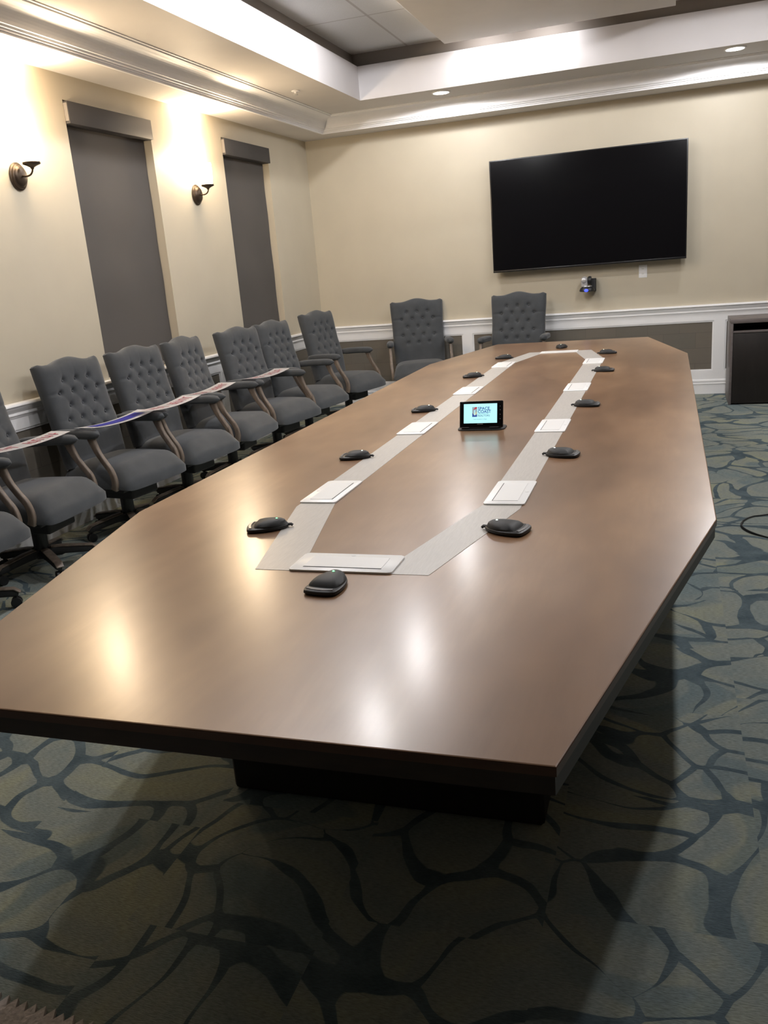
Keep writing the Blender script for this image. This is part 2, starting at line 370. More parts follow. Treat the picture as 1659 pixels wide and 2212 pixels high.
# ---------------------------------------------------------------- sconces
def sconce(y, lab):
    t = empty('wall_sconce', (0, y, 2.21), label=lab, cat='wall light', group='bronze wall sconces')
    MM = Matrix.Rotation(PI/2, 4, 'Y')
    bm = bmesh.new(); lathe(bm, [(.068, 0), (.072, .004), (.072, .010), (.064, .014), (.062, .022), (.054, .026), (.050, .034), (.040, .040), (.001, .042)], 40, MM, sx=1.13); finish('backplate', bm, M_['bronze'], t, True, 35)
    bm = bmesh.new(); pts = catmull([(.035, 0, 0), (.07, 0, -.005), (.10, 0, .002), (.118, 0, .022), (.120, 0, .048)], 6)
    sweep(bm, pts, .011, .011, 10, 2); finish('arm', bm, M_['bronze'], t, True, 50)
    MC = Matrix.Translation((.12, 0, 0))
    bm = bmesh.new(); lathe(bm, [(.008, .030), (.012, .040), (.030, .050), (.050, .058), (.053, .062), (.050, .064), (.052, .068), (.048, .071), (.001, .068)], 36, MC); finish('cup', bm, M_['bronze'], t, True, 35)
    bm = bmesh.new(); n_ = 32; prof = [(.034, .069), (.042, .075), (.046, .10), (.048, .14), (.049, .19), (.0475, .235), (.0455, .236), (.045, .19)]
    rings = [[bm.verts.new(MC @ Vector((r*math.cos(2*PI*i/n_), r*math.sin(2*PI*i/n_), z))) for i in range(n_)] for r, z in prof]
    for a, b in zip(rings, rings[1:]):
        for i in range(n_): bm.faces.new((a[i], a[(i+1) % n_], b[(i+1) % n_], b[i]))
    sh = finish('glass_shade', bm, M_['glass_glow'], t, True)
    for nm, z, p, sz in (('up', .27, P_SCONCE_UP, 70), ('side', .15, P_SCONCE, 0)):
        if nm == 'up':
            ld = bpy.data.lights.new('sconce_uplight', 'SPOT'); ld.spot_size = math.radians(95); ld.spot_blend = .9; ld.shadow_soft_size = .03
            lo = bpy.data.objects.new('sconce_uplight', ld); lo.rotation_euler = (PI, 0, 0)
        else:
            ld = bpy.data.lights.new('sconce_glow', 'POINT'); ld.shadow_soft_size = .05; lo = bpy.data.objects.new('sconce_glow', ld); z = .30
        ld.color = WARM; ld.energy = p; COL.objects.link(lo); lo.parent = t; lo.location = (.12, 0, z)
sconce(-4.685, 'bronze wall sconce with glowing glass shade, left of the wide window')
sconce(-2.53, 'bronze wall sconce with glowing glass shade, between the two shaded windows')
# ---------------------------------------------------------------- downlights
def downlight(x, y, z, power, lab, mt, drop=-.008, spot=174):
    t = empty('recessed_downlight', (x, y, z), label=lab, cat='ceiling light')
    bm = bmesh.new(); lathe(bm, [(.088, .006), (.090, -.001), (.088, -.006), (.074, -.008), (.072, -.001), (.070, .004)], 40)
    finish('trim_ring', bm, M_['white'], t, True, 40)
    bm = bmesh.new(); lathe(bm, [(.071, -.0005), (.068, -.005), (.04, -.009), (.001, -.010)], 40); finish('lens', bm, mt, t, True)
    if spot:
        ld = bpy.data.lights.new('downlight_lamp', 'SPOT'); ld.spot_size = math.radians(spot); ld.spot_blend = .06
    else: ld = bpy.data.lights.new('downlight_lamp', 'POINT')
    ld.energy = power; ld.color = WHITE; ld.shadow_soft_size = .05
    lo = bpy.data.objects.new('downlight_lamp', ld); COL.objects.link(lo); lo.parent = t; lo.location = (0, 0, -drop-.03)
downlight(1.74, -.83, ZC, P_CAN, 'round recessed downlight in the soffit, left of the television', M_['lens'])
downlight(4.27, -.86, ZC, P_CAN, 'round recessed downlight in the soffit, at the upper right above the television', M_['lens'])
for x, side in ((1.66, 'left'), (4.24, 'right')):
    for i, y in enumerate((-2.57, -3.85, -5.07, -6.30)):
        downlight(x, y, ZP, P_TRAY, 'round downlight in the ceiling tiles, %s row, %s the television wall' % (side, ('nearest', 'second from', 'third from', 'farthest from')[i]), M_['lens_dim'])
for x, lab in ((2.2, 'small added fill spotlight hidden on top of the suspended panel, left'), (2.75, 'small added fill spotlight hidden on top of the suspended panel, right')):
    t = empty('face_fill_spot', (x, -1.36, 3.361), label=lab, cat='ceiling light')  # added unseen lamps, there to brighten the back tray face
    bm = bmesh.new(); box(bm, -.03, .03, -.03, .012, 0, .05, bev=.004); finish('housing', bm, M_['white'], t)
    ld = bpy.data.lights.new('face_fill_lamp', 'SPOT'); ld.spot_size = math.radians(125); ld.spot_blend = 1; ld.energy = P_FACE_FILL; ld.color = WHITE; ld.shadow_soft_size = .02
    lo = bpy.data.objects.new('face_fill_lamp', ld); COL.objects.link(lo); lo.parent = t; lo.location = (0, .022, .052); lo.rotation_euler = (math.radians(52), 0, 0)
# sprinkler cover
t = empty('sprinkler_head', (.70, -1.83, ZC), label='small white fire sprinkler in the left soffit', cat='sprinkler')
bm = bmesh.new(); lathe(bm, [(.036, .002), (.036, -.004), (.028, -.008), (.012, -.009), (.010, -.020), (.001, -.021)], 24); finish('escutcheon', bm, M_['white'], t, True, 40)
bm = bmesh.new(); box(bm, -.016, -.012, -.003, .003, -.034, -.006); box(bm, .012, .016, -.003, .003, -.034, -.006); lathe(bm, [(.018, -.036), (.018, -.033), (.001, -.033)], 16); finish('deflector', bm, M_['silver'], t)

# ---------------------------------------------------------------- conference table
TC, TW, tw, TY0, TCH, TL, TZ = 2.9618, .9366, .6469, -8.1497, 1.2883, 6.5295, .762
def octo(W_, w_, y0, ch, L, d=0):
    return [(TC+w_, y0), (TC+W_, y0+ch), (TC+W_, y0+L-ch), (TC+w_, y0+L), (TC-w_, y0+L), (TC-W_, y0+L-ch), (TC-W_, y0+ch), (TC-w_, y0)]
table = empty('conference_table', (TC, -4.885, 0), label='long octagonal brown maple conference table with white inlaid band', cat='table')
def local(pts): return [(x-TC, y+4.885) for x, y in pts]
outer = octo(TW, tw, TY0, TCH, TL)
bm = bmesh.new(); prism(bm, local(outer), .744, TZ, bev=.003)
for q in bm.faces:
    q.material_index = 0 if q.normal.z > .5 or q.calc_center_median().z > .7615 else 1
top = finish('tabletop', bm, [M_['veneer'], M_['lip']], table)
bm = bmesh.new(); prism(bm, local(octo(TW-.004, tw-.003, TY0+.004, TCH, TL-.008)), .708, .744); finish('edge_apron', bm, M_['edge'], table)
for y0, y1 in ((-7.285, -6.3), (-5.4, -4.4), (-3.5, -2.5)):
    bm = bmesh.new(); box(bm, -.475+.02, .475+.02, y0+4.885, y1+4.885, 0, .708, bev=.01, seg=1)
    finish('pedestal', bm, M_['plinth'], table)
# inlay band: octagonal ring
iW, iw, iy0, ic, iL, sw = .3745, .240, -7.372, .588, 4.95, .120
io = octo(iW, iw, iy0, ic, iL)
ii = [(TC+iw-.105, iy0+sw), (TC+iW-sw, iy0+ic+.055), (TC+iW-sw, iy0+iL-ic-.055), (TC+iw-.105, iy0+iL-sw), (TC-iw+.105, iy0+iL-sw), (TC-iW+sw, iy0+iL-ic-.055), (TC-iW+sw, iy0+ic+.055), (TC-iw+.105, iy0+sw)]
bm = bmesh.new(); A = [bm.verts.new((x, y, TZ+.0008)) for x, y in local(io)]; B = [bm.verts.new((x, y, TZ+.0008)) for x, y in local(ii)]
A0 = [bm.verts.new((x, y, TZ-.002)) for x, y in local(io)]; B0 = [bm.verts.new((x, y, TZ-.002)) for x, y in local(ii)]
for i in range(8):
    j = (i+1) % 8
    bm.faces.new((A[i], A[j], B[j], B[i])); bm.faces.new((A[i], A0[i], A0[j], A[j])); bm.faces.new((B[j], B0[j], B0[i], B[i])); bm.faces.new((A0[j], A0[i], B0[i], B0[j]))
finish('inlay_band', bm, M_['inlay'], table)
def rrect(x0, x1, y0, y1, r, n=5):
    out = []
    for cx, cy, a0 in ((x1-r, y0+r, -PI/2), (x1-r, y1-r, 0), (x0+r, y1-r, PI/2), (x0+r, y0+r, PI)):
        for i in range(n+1):
            a = a0+PI/2*i/n; out.append((cx+r*math.cos(a), cy+r*math.sin(a)))
    return out
def power_box(cx, cy, rot, hinge):
    """cover plate .28 x .13 with an inset lid and its dark finger slot"""
    e = bpy.data.objects.new('cover_plate', None)
    bm = bmesh.new(); prism(bm, rrect(-.066, .066, -.143, .143, .012), 0, .0045, bev=.0015)
    p = finish('power_box_plate', bm, M_['plate'], table, True, 30); p['label'] = 'white power box cover plate'
    p.location = (cx-TC, cy+4.885, TZ+.0008); p.rotation_euler = (0, 0, rot)
    bm = bmesh.new(); prism(bm, rrect(-.040, .040, -.108, .108, .002), .0044, .0056, bev=.0005); finish('lid', bm, M_['plate2'], p)
    bm = bmesh.new(); sx = .0415*hinge; box(bm, sx-.0016, sx+.0016, -.109, .109, .0044, .0050); finish('lid_slot', bm, M_['slot'], p)
    bm = bmesh.new(); lathe(bm, [(.006, .0045), (.006, .0052), (.001, .0054)], 16, Matrix.Translation((.053*hinge*-1 if hinge < 0 else -.053, 0, 0))); finish('finger_dot', bm, M_['plate2'], p)
for y in (-6.600, -5.47, -4.34, -3.155):
    power_box(TC-iW+sw/2-.002, y, 0, 1); power_box(TC+iW-sw/2+.002, y, 0, -1)
power_box(TC, iy0+sw/2+.002, PI/2, -1); power_box(TC, iy0+iL-sw/2, PI/2, 1)

# ---------------------------------------------------------------- wedge microphones
def mic_outline(L, Wd, off=0):
    """wide, nearly straight front at y=-L/2 with tight corners, narrowing to a blunt tail at y=+L/2"""
    h = [(0, -.0605), (.016, -.0598), (.031, -.0575), (.0405, -.0535), (.0445, -.046), (.0465, -.032), (.0465, -.015), (.0440, .004), (.0385, .022), (.0300, .039), (.0210, .051), (.0120, .0585), (0, .0605)]
    kx, ky = (Wd/2-off)/.0465, (L/2-off)/.0605
    return [(x*kx, y*ky) for x, y in h] + [(-x*kx, y*ky) for x, y in h[-2:0:-1]]
def loft(bm, loops):
    R = [[bm.verts.new((x, y, z)) for x, y in pts] for pts, z in loops]
    n_ = len(R[0])
    for a, b in zip(R, R[1:]):
        for i in range(n_): bm.faces.new((a[i], a[(i+1) % n_], b[(i+1) % n_], b[i]))
    bm.faces.new(R[0][::-1]); bm.faces.new(R[-1])
def make_mic():
    t = empty('boundary_microphone')
    L, Wd = .130, .094
    bm = bmesh.new(); loft(bm, [(mic_outline(L, Wd, .003), 0), (mic_outline(L, Wd, 0), .004), (mic_outline(L, Wd, .001), .010), (mic_outline(L, Wd, .005), .013)]); finish('base', bm, M_['black'], t, True, 40)
    def dome(off, sh, z): return ([(x, y*(1-off*2.2)+sh) for x, y in mic_outline(L*.80, Wd*.90, off*.03)], z)
    bm = bmesh.new(); loft(bm, [dome(.0, .010, .0125), dome(.03, .010, .0165), (([(x*.80, y*.82+.012) for x, y in mic_outline(L*.8, Wd*.9)]), .0235), (([(x*.50, y*.58+.016) for x, y in mic_outline(L*.8, Wd*.9)]), .0285), (([(x*.20, y*.30+.020) for x, y in mic_outline(L*.8, Wd*.9)]), .030)]); finish('grille', bm, M_['mesh'], t, True, 28)
    bm = bmesh.new(); 
    a = [(-.036, -.0525), (-.018, -.0575), (0, -.0590), (.018, -.0575), (.036, -.0525), (.036, -.0445), (.018, -.049), (0, -.0505), (-.018, -.049), (-.036, -.0445)]
    prism(bm, a, .0115, .0150, bev=.001); b = finish('front_band', bm, M_['band'], t); b['label'] = 'glossy grey front band'
    bm = bmesh.new(); lathe(bm, [(.0034, .0275), (.003, .0305), (.001, .0315)], 12, Matrix.Translation((0, .030, 0))); finish('status_light', bm, M_['led_green'], t)
    bm = bmesh.new(); sweep(bm, [(0, L/2-.012, .008), (0, L/2+.008, .008), (0, L/2+.012, .004)], .012, .009, 10, 2); finish('cable_boot', bm, M_['black2'], t, True, 40)
    return t
mics = [(2.975, -7.475, -.10, 'black wedge microphone at the near end of the table, front facing the camera', 'g'),
 (2.595, -7.022, -PI/2+.32, 'black wedge microphone touching the left arm of the inlay, nearest the camera', 'g'),
 (3.335, -7.005, PI/2-.25, 'black wedge microphone beside the right arm of the inlay, nearest the camera', 'w'),
 (2.545, -6.070, -PI/2+.1, 'second black wedge microphone from the camera, left side of the inlay', 'w'),
 (3.386, -6.062, PI/2-.10, 'second black wedge microphone from the camera, right side of the inlay', 'w'),
 (2.545, -4.995, -PI/2+.1, 'black wedge microphone left of the tablet, left side of the inlay', 'w'),
 (3.384, -4.960, PI/2, 'black wedge microphone right of the tablet, right side of the inlay', 'w'),
 (2.540, -3.735, -PI/2+.1, 'black wedge microphone on the left side, second from the far end', 'w'),
 (3.383, -3.690, PI/2, 'black wedge microphone on the right side, second from the far end', 'w'),
 (2.578, -2.750, -PI/2-.3, 'black wedge microphone on the left side, closest to the television wall', 'w'),
 (3.345, -2.720, PI/2+.2, 'black wedge microphone on the right side, closest to the television wall', 'w'),
 (2.945, -2.180, PI, 'black wedge microphone at the far end of the table, beyond the last cover plate', 'w')]
mic0 = make_mic()
for i, (x, y, r, lab, led) in enumerate(mics):
    q = mic0 if i == 0 else copy_tree(mic0)
    # front (local -y) points outward: to -x for the left side, +x for the right side
    q.location = (x, y, TZ+.0014); q.rotation_euler = (0, 0, r)
    tag(q, lab, 'microphone', 'wedge microphones along the table inlay')
    if led == 'w':
        for ch in q.children:
            if ch.name.startswith('status_light') and i == 2:
                ch.data = ch.data.copy(); ch.data.materials[0] = M_['led_white']; wl = ch.data
            elif ch.name.startswith('status_light'): ch.data = wl

# ---------------------------------------------------------------- tablet
tb = empty('table_touch_screen', (2.955, -5.500, TZ+.0006), rz=.02, label='small black touch screen on a flat dark stand in the middle of the table', cat='touch screen')
bm = bmesh.new(); prism(bm, rrect(-.105, .112, -.045, .075, .035, 8), 0, .005, bev=.002); finish('stand_plate', bm, M_['black2'], tb, True, 30)
bm = bmesh.new(); box(bm, -.085, .095, -.030, .03, .005, .012, bev=.003); finish('stand_hinge', bm, M_['black'], tb)
for sx in (-.070, .066):
    bm = bmesh.new(); prism(bm, [(sx-.022, -.034), (sx+.018, -.034), (sx+.024, -.020), (sx-.018, -.020)], .0115, .0135); f_ = finish('hinge_plate', bm, M_['band'], tb); f_['label'] = 'shiny grey hinge plate'
scr = bpy.data.objects.new('tilt', None)
body = bmesh.new(); box(body, -.100, .100, -.006, .006, 0, .121, bev=.005, seg=3)
hs = finish('housing', body, M_['gloss'], tb, True, 35); hs.location = (0.006, -.024, .010); hs.rotation_euler = (math.radians(-17), 0, 0)
sd = mbox('display', (-.080, .073, -.0068, -.0058, .020, .108), M_['scr'], hs)
def text(s_, size, x, y, z, mt, parent, rot=(PI/2, 0, 0), bold=0, ext=.0002, sx=1, align='LEFT', name='lettering'):
    cu = bpy.data.curves.new('t', 'FONT'); cu.body = s_; cu.size = size; cu.extrude = ext; cu.offset = bold; cu.align_x = align; cu.resolution_u = 3
    to = bpy.data.objects.new('t', cu); COL.objects.link(to); dg = bpy.context.evaluated_depsgraph_get(); dg.update()
    me = bpy.data.meshes.new_from_object(to.evaluated_get(dg)); bpy.data.objects.remove(to)
    me.materials.clear(); me.materials.append(mt)
    o = bpy.data.objects.new(name, me); COL.objects.link(o); o.parent = parent; o.location = (x, y, z); o.rotation_euler = rot; o.scale = (sx, 1, 1)
    return o
yv = -.0071
text('SPACE', .0190, -.0155, yv, .0800, M_['s_blue'], hs, bold=.0004, sx=1.02)
text('COAST', .0190, -.0155, yv, .0655, M_['s_blue'], hs, bold=.0004, sx=.98)
text('ASSOCIATION OF', .0060, -.0155, yv, .0595, M_['s_dark'], hs, sx=1.02)
text('REALTORS', .0115, -.0155, yv, .0495, M_['s_dark'], hs, bold=.0001, sx=1.02)
text('Touch Anywhere to Begin', .0062, -.036, yv, .0355, M_['s_dark'], hs, sx=.95)
text('CRESTRON', .0052, -.018, yv, .0135, M_['text_w'], hs, name='bezel_lettering')
# small logo block: red sky, cream shore with a pale vertical mark, blue sea
def flat(name, pts, mt, parent, y):
    bm = bmesh.new(); bm.faces.new([bm.verts.new((a, y, b)) for a, b in pts]); return finish(name, bm, mt, parent)
lg = mbox('logo', (-.0410, -.0185, -.0072, -.0067, .0485, .0935), M_['s_sky'], hs)
flat('logo_mark', [(-.034, .079), (-.030, .084), (-.024, .083), (-.0188, .088), (-.0188, .0932), (-.028, .0932), (-.031, .087), (-.036, .082)], M_['s_red'], lg, -.0074)
flat('logo_mark', [(-.0368, .064), (-.028, .067), (-.0188, .072), (-.0188, .066), (-.024, .058), (-.030, .055), (-.034, .060)], M_['s_cream'], lg, -.0074)
flat('logo_mark', [(-.0408, .0487), (-.0188, .0487), (-.0188, .060), (-.026, .057), (-.032, .062), (-.0408, .066)], M_['s_blue'], lg, -.0073)
flat('logo_mark', [(-.0315, .056), (-.0275, .056), (-.0275, .078), (-.0295, .080), (-.0315, .078)], M_['scr'], lg, -.0075)
for z in (.095, .078, .058, .038):
    bm = bmesh.new(); lathe(bm, [(.0012, 0), (.0012, .0004), (.0002, .0005)], 10, Matrix.Translation((.087, -.0061, z)) @ Matrix.Rotation(PI/2, 4, 'X')); finish('touch_key', bm, M_['text_w'], hs)

# ---------------------------------------------------------------- television
tv = empty('television', (2.980, -.04, 1.900), label='large black flat-screen television mounted on the back wall', cat='television')
bm = bmesh.new(); box(bm, -.95, .95, -.105, -.06, -.545, .545, bev=.004); finish('screen_frame', bm, M_['bezel'], tv, True, 40)
mbox('screen', (-.938, .938, -.1065, -.104, -.525, .535), M_['gloss'], tv)
mbox('lower_bezel', (-.95, .95, -.110, -.104, -.545, -.527), M_['bezel'], tv, bev=.002)
mbox('back_housing', (-.62, .62, -.062, -.03, -.42, .30), M_['bezel'], tv, bev=.01)
mbox('wall_mount', (-.30, .30, -.032, .04, -.25, .25), M_['bezel'], tv)
# ---------------------------------------------------------------- camera on wall
pc = empty('conference_camera', (2.985, 0, 1.102), label='small silver and black pan-tilt camera on the wall under the television', cat='camera')
bm = bmesh.new(); box(bm, .028, .078, -.09, 0, -.004, .125, bev=.004); finish('bracket', bm, M_['black2'], pc)
MB_ = Matrix.Translation((-.005, -.115, 0))
bm = bmesh.new(); lathe(bm, [(.062, 0), (.076, .004), (.078, .012), (.070, .032), (.055, .046), (.05, .048), (.001, .049)], 36, MB_); finish('base', bm, M_['black'], pc, True, 35)
bm = bmesh.new(); lathe(bm, [(.048, .047), (.050, .051), (.047, .056), (.001, .057)], 32, MB_); finish('turntable', bm, M_['silver'], pc, True, 35)
bm = bmesh.new(); prism(bm, rrect(-.062, .002, -.150, -.085, .012), .052, .115, bev=.004); lathe(bm, [(.032, 0), (.032, .062), (.028, .066), (.001, .066)], 28, Matrix.Translation((-.030, -.085, .118)) @ Matrix.Rotation(PI/2, 4, 'X')); hd = finish('head', bm, M_['silver'], pc, True, 35)
bm = bmesh.new(); lathe(bm, [(.0245, 0), (.0245, .010), (.020, .013), (.001, .013)], 28, Matrix.Translation((-.034, -.149, .112)) @ Matrix.Rotation(PI/2, 4, 'X')); finish('pivot_cap', bm, M_['silver'], hd, True, 35)
bm = bmesh.new(); lathe(bm, [(.034, 0), (.040, .008), (.040, .026), (.036, .034), (.001, .034)], 30, Matrix.Translation((.004, -.112, .110)) @ Matrix.Rotation(PI/2, 4, 'Y')); finish('lens_side', bm, M_['black'], pc, True, 35)
bm = bmesh.new(); lathe(bm, [(.015, 0), (.014, .006), (.001, .007)], 20, Matrix.Translation((-.008, -.187, .014)) @ Matrix.Rotation(PI/2-.1, 4, 'X'), sx=1.4); finish('indicator', bm, M_['led_blue'], pc, True)
# outlet
t = empty('wall_plate', (3.522, 0, 1.258), label='white double outlet plate on the wall below the television right side', cat='outlet')
mbox('plate', (-.040, .040, -.006, 0, -.062, .062), M_['white'], t, bev=.002)
for z in (-.026, .026):
    bm = bmesh.new(); box(bm, -.017, .017, -.0075, -.005, z-.017, z+.017, bev=.002); o = finish('receptacle', bm, M_['plate'], t)
    for x in (-.006, .006): mbox('slot', (x-.001, x+.001, -.0078, -.0072, z-.006, z+.006), M_['slot'], o)

# ---------------------------------------------------------------- credenza
cr = empty('credenza', (5.03, -.46, 0), label='low dark brown credenza with grey frame against the back wall at right', cat='credenza')
mbox('top_panel', (-.712, .712, -.245, .235, .752, .790), M_['cred'], cr, bev=.002)
for sgn in (-1, 1): mbox('side_panel', (sgn*.712-.022*(sgn > 0)-0*(sgn < 0), sgn*.712+.022*(sgn < 0), -.245, .235, .0, .752), M_['cred'], cr, bev=.002)
mbox('back_panel', (-.69, .69, .21, .225, .02, .752), M_['cdoor'], cr)
mbox('lip_rail', (-.69, .69, -.242, -.225, .665, .685), M_['cred'], cr, bev=.001)
mbox('niche_shelf', (-.69, .69, -.225, .21, .667, .683), M_['cdoor'], cr)
for a, b in ((-.688, -.003), (.003, .688)): mbox('door', (a, b, -.240, -.222, .012, .660), M_['cdoor'], cr, bev=.001)
mbox('bottom_panel', (-.69, .69, -.22, .21, .02, .04), M_['cdoor'], cr)

# ---------------------------------------------------------------- floor cable
bm = bmesh.new()
pts = catmull([(4.95, -4.05, .004), (4.60, -4.12, .004), (4.31, -4.294, .005), (4.225, -4.343, .006), (4.172, -4.43, .007), (4.155, -4.53, .006), (4.19, -4.629, .004), (4.271, -4.702, .004), (4.45, -4.83, .004), (4.8, -5.0, .004)], 8)
sweep(bm, pts, .007, .007, 8, 2, up=Vector((0, 0, 1))); pts = catmull([(4.172, -4.43, .012), (4.158, -4.54, .012), (4.20, -4.642, .010), (4.30, -4.728, .004), (4.5, -4.87, .004), (4.85, -5.06, .004)], 8)
sweep(bm, pts, .006, .006, 8, 2, up=Vector((0, 0, 1)))
tag(finish('floor_cable', bm, M_['black2'], None, True), 'thin black cable looped on the carpet right of the table', 'cable')
# shaggy grey mat corner on the floor
bm = bmesh.new(); top_ = []
x = 2.0; ed = []
while x < 2.62:
    ed.append((x, -8.150+random.uniform(-.004, .004)-.06*max(0, x-2.45))); ed.append((x+.013, -8.122+random.uniform(-.006, .004)-.1*max(0, x-2.42))); x += .026
poly = [(1.9, -8.9), (1.9, -8.17)] + ed + [(2.64, -8.24), (2.64, -8.9)]
prism(bm, poly[::-1], 0, .012)
tag(finish('shag_mat', bm, M_['shag']), 'corner of a grey shaggy mat with ragged edge on the carpet, bottom left', 'mat')

# ---------------------------------------------------------------- chairs
def smooth(a, b, x):
    t = max(0, min(1, (x-a)/(b-a))); return t*t*(3-2*t)
BTN = []
for r_, (h_, n_) in enumerate(((.535, 3), (.462, 4), (.378, 3), (.292, 4), (.212, 3))):
    for k_ in range(n_): BTN.append(((k_-(n_-1)/2)*.104, h_))
EDG = []
for a in BTN:
    for b in BTN:
        if a < b and .06 < abs(a[1]-b[1]) < .1 and abs(abs(a[0]-b[0])-.052) < .01: EDG.append((a, b))
def segd(p, a, b):
    ax, ay = a; bx, by = b; dx, dy = bx-ax, by-ay; t = max(0, min(1, ((p[0]-ax)*dx+(p[1]-ay)*dy)/(dx*dx+dy*dy)))
    return math.hypot(p[0]-ax-t*dx, p[1]-ay-t*dy)
def tuft(u, h):
    d = 0
    for bx, bh in BTN:
        r = (u-bx)**2+(h-bh)**2
        if r < .01: d = max(d, .019*math.exp(-r/(2*.011**2))+.005*math.exp(-r/(2*.026**2)))
    m_ = min((segd((u, h), a, b) for a, b in EDG), default=1)
    d += .0026*math.exp(-(m_/.006)**2)
    # stitched crease running out to both sides at the second and fourth button rows
    for hh, k_, x_ in ((.462, .007, .15), (.292, .003, .15)):
        if abs(u) > x_-.01: d += k_*math.exp(-((h-hh)/.008)**2)
    # short vertical pleats up from the top row
    for bx in (-.104, 0, .104):
        if h > .535: d += .006*math.exp(-((u-bx)/.006)**2)*math.exp(-(h-.535)/.03)
    return d
HB, LEAN = .678, math.radians(11.5)
def back_surface():
    bm = bmesh.new(); nu, nh = 64, 74; HW = .262
    def htop(u): return HB*(.955+.045*(math.cos(min(1, abs(u)/.62)*PI)*.5+.5)) - .012*smooth(.9, 1, abs(u)) + .010*smooth(.75, .95, abs(u))
    def pt(u, v, side):
        hw = HW*(.965+.035*smooth(.55, .95, v)-.02*(1-smooth(0, .3, v))); x = u*hw; h = v*htop(u)
        edge = max(0, 1-abs(u)**7)**.5; topf = max(0, 1-max(0, (v-.86)/.14)**3)**.5
        if side == 0:
            th = .018+.052*edge*(.35+.65*topf)
            y = -th+tuft(x, h)*edge + .010*math.sin(v*PI)*0 - .012*smooth(.0, .35, v)*(1-smooth(.35, .6, v))
        else: y = .012+.018*edge*(.3+.7*topf)
        z = h
        return Vector((x, y*math.cos(LEAN)+z*math.sin(LEAN), z*math.cos(LEAN)-y*math.sin(LEAN)))
    G = [[[bm.verts.new(pt(2*i/nu-1, j/nh, sd)) for i in range(nu+1)] for j in range(nh+1)] for sd in (0, 1)]
    for sd in (0, 1):
        for j in range(nh):
            for i in range(nu):
                q = (G[sd][j][i], G[sd][j][i+1], G[sd][j+1][i+1], G[sd][j+1][i]); bm.faces.new(q if sd == 0 else q[::-1])
    for j in range(nh):
        bm.faces.new((G[0][j+1][0], G[1][j+1][0], G[1][j][0], G[0][j][0])); bm.faces.new((G[0][j][nu], G[1][j][nu], G[1][j+1][nu], G[0][j+1][nu]))
    for i in range(nu):
        bm.faces.new((G[0][0][i], G[1][0][i], G[1][0][i+1], G[0][0][i+1])); bm.faces.new((G[0][nh][i+1], G[1][nh][i+1], G[1][nh][i], G[0][nh][i]))
    return bm
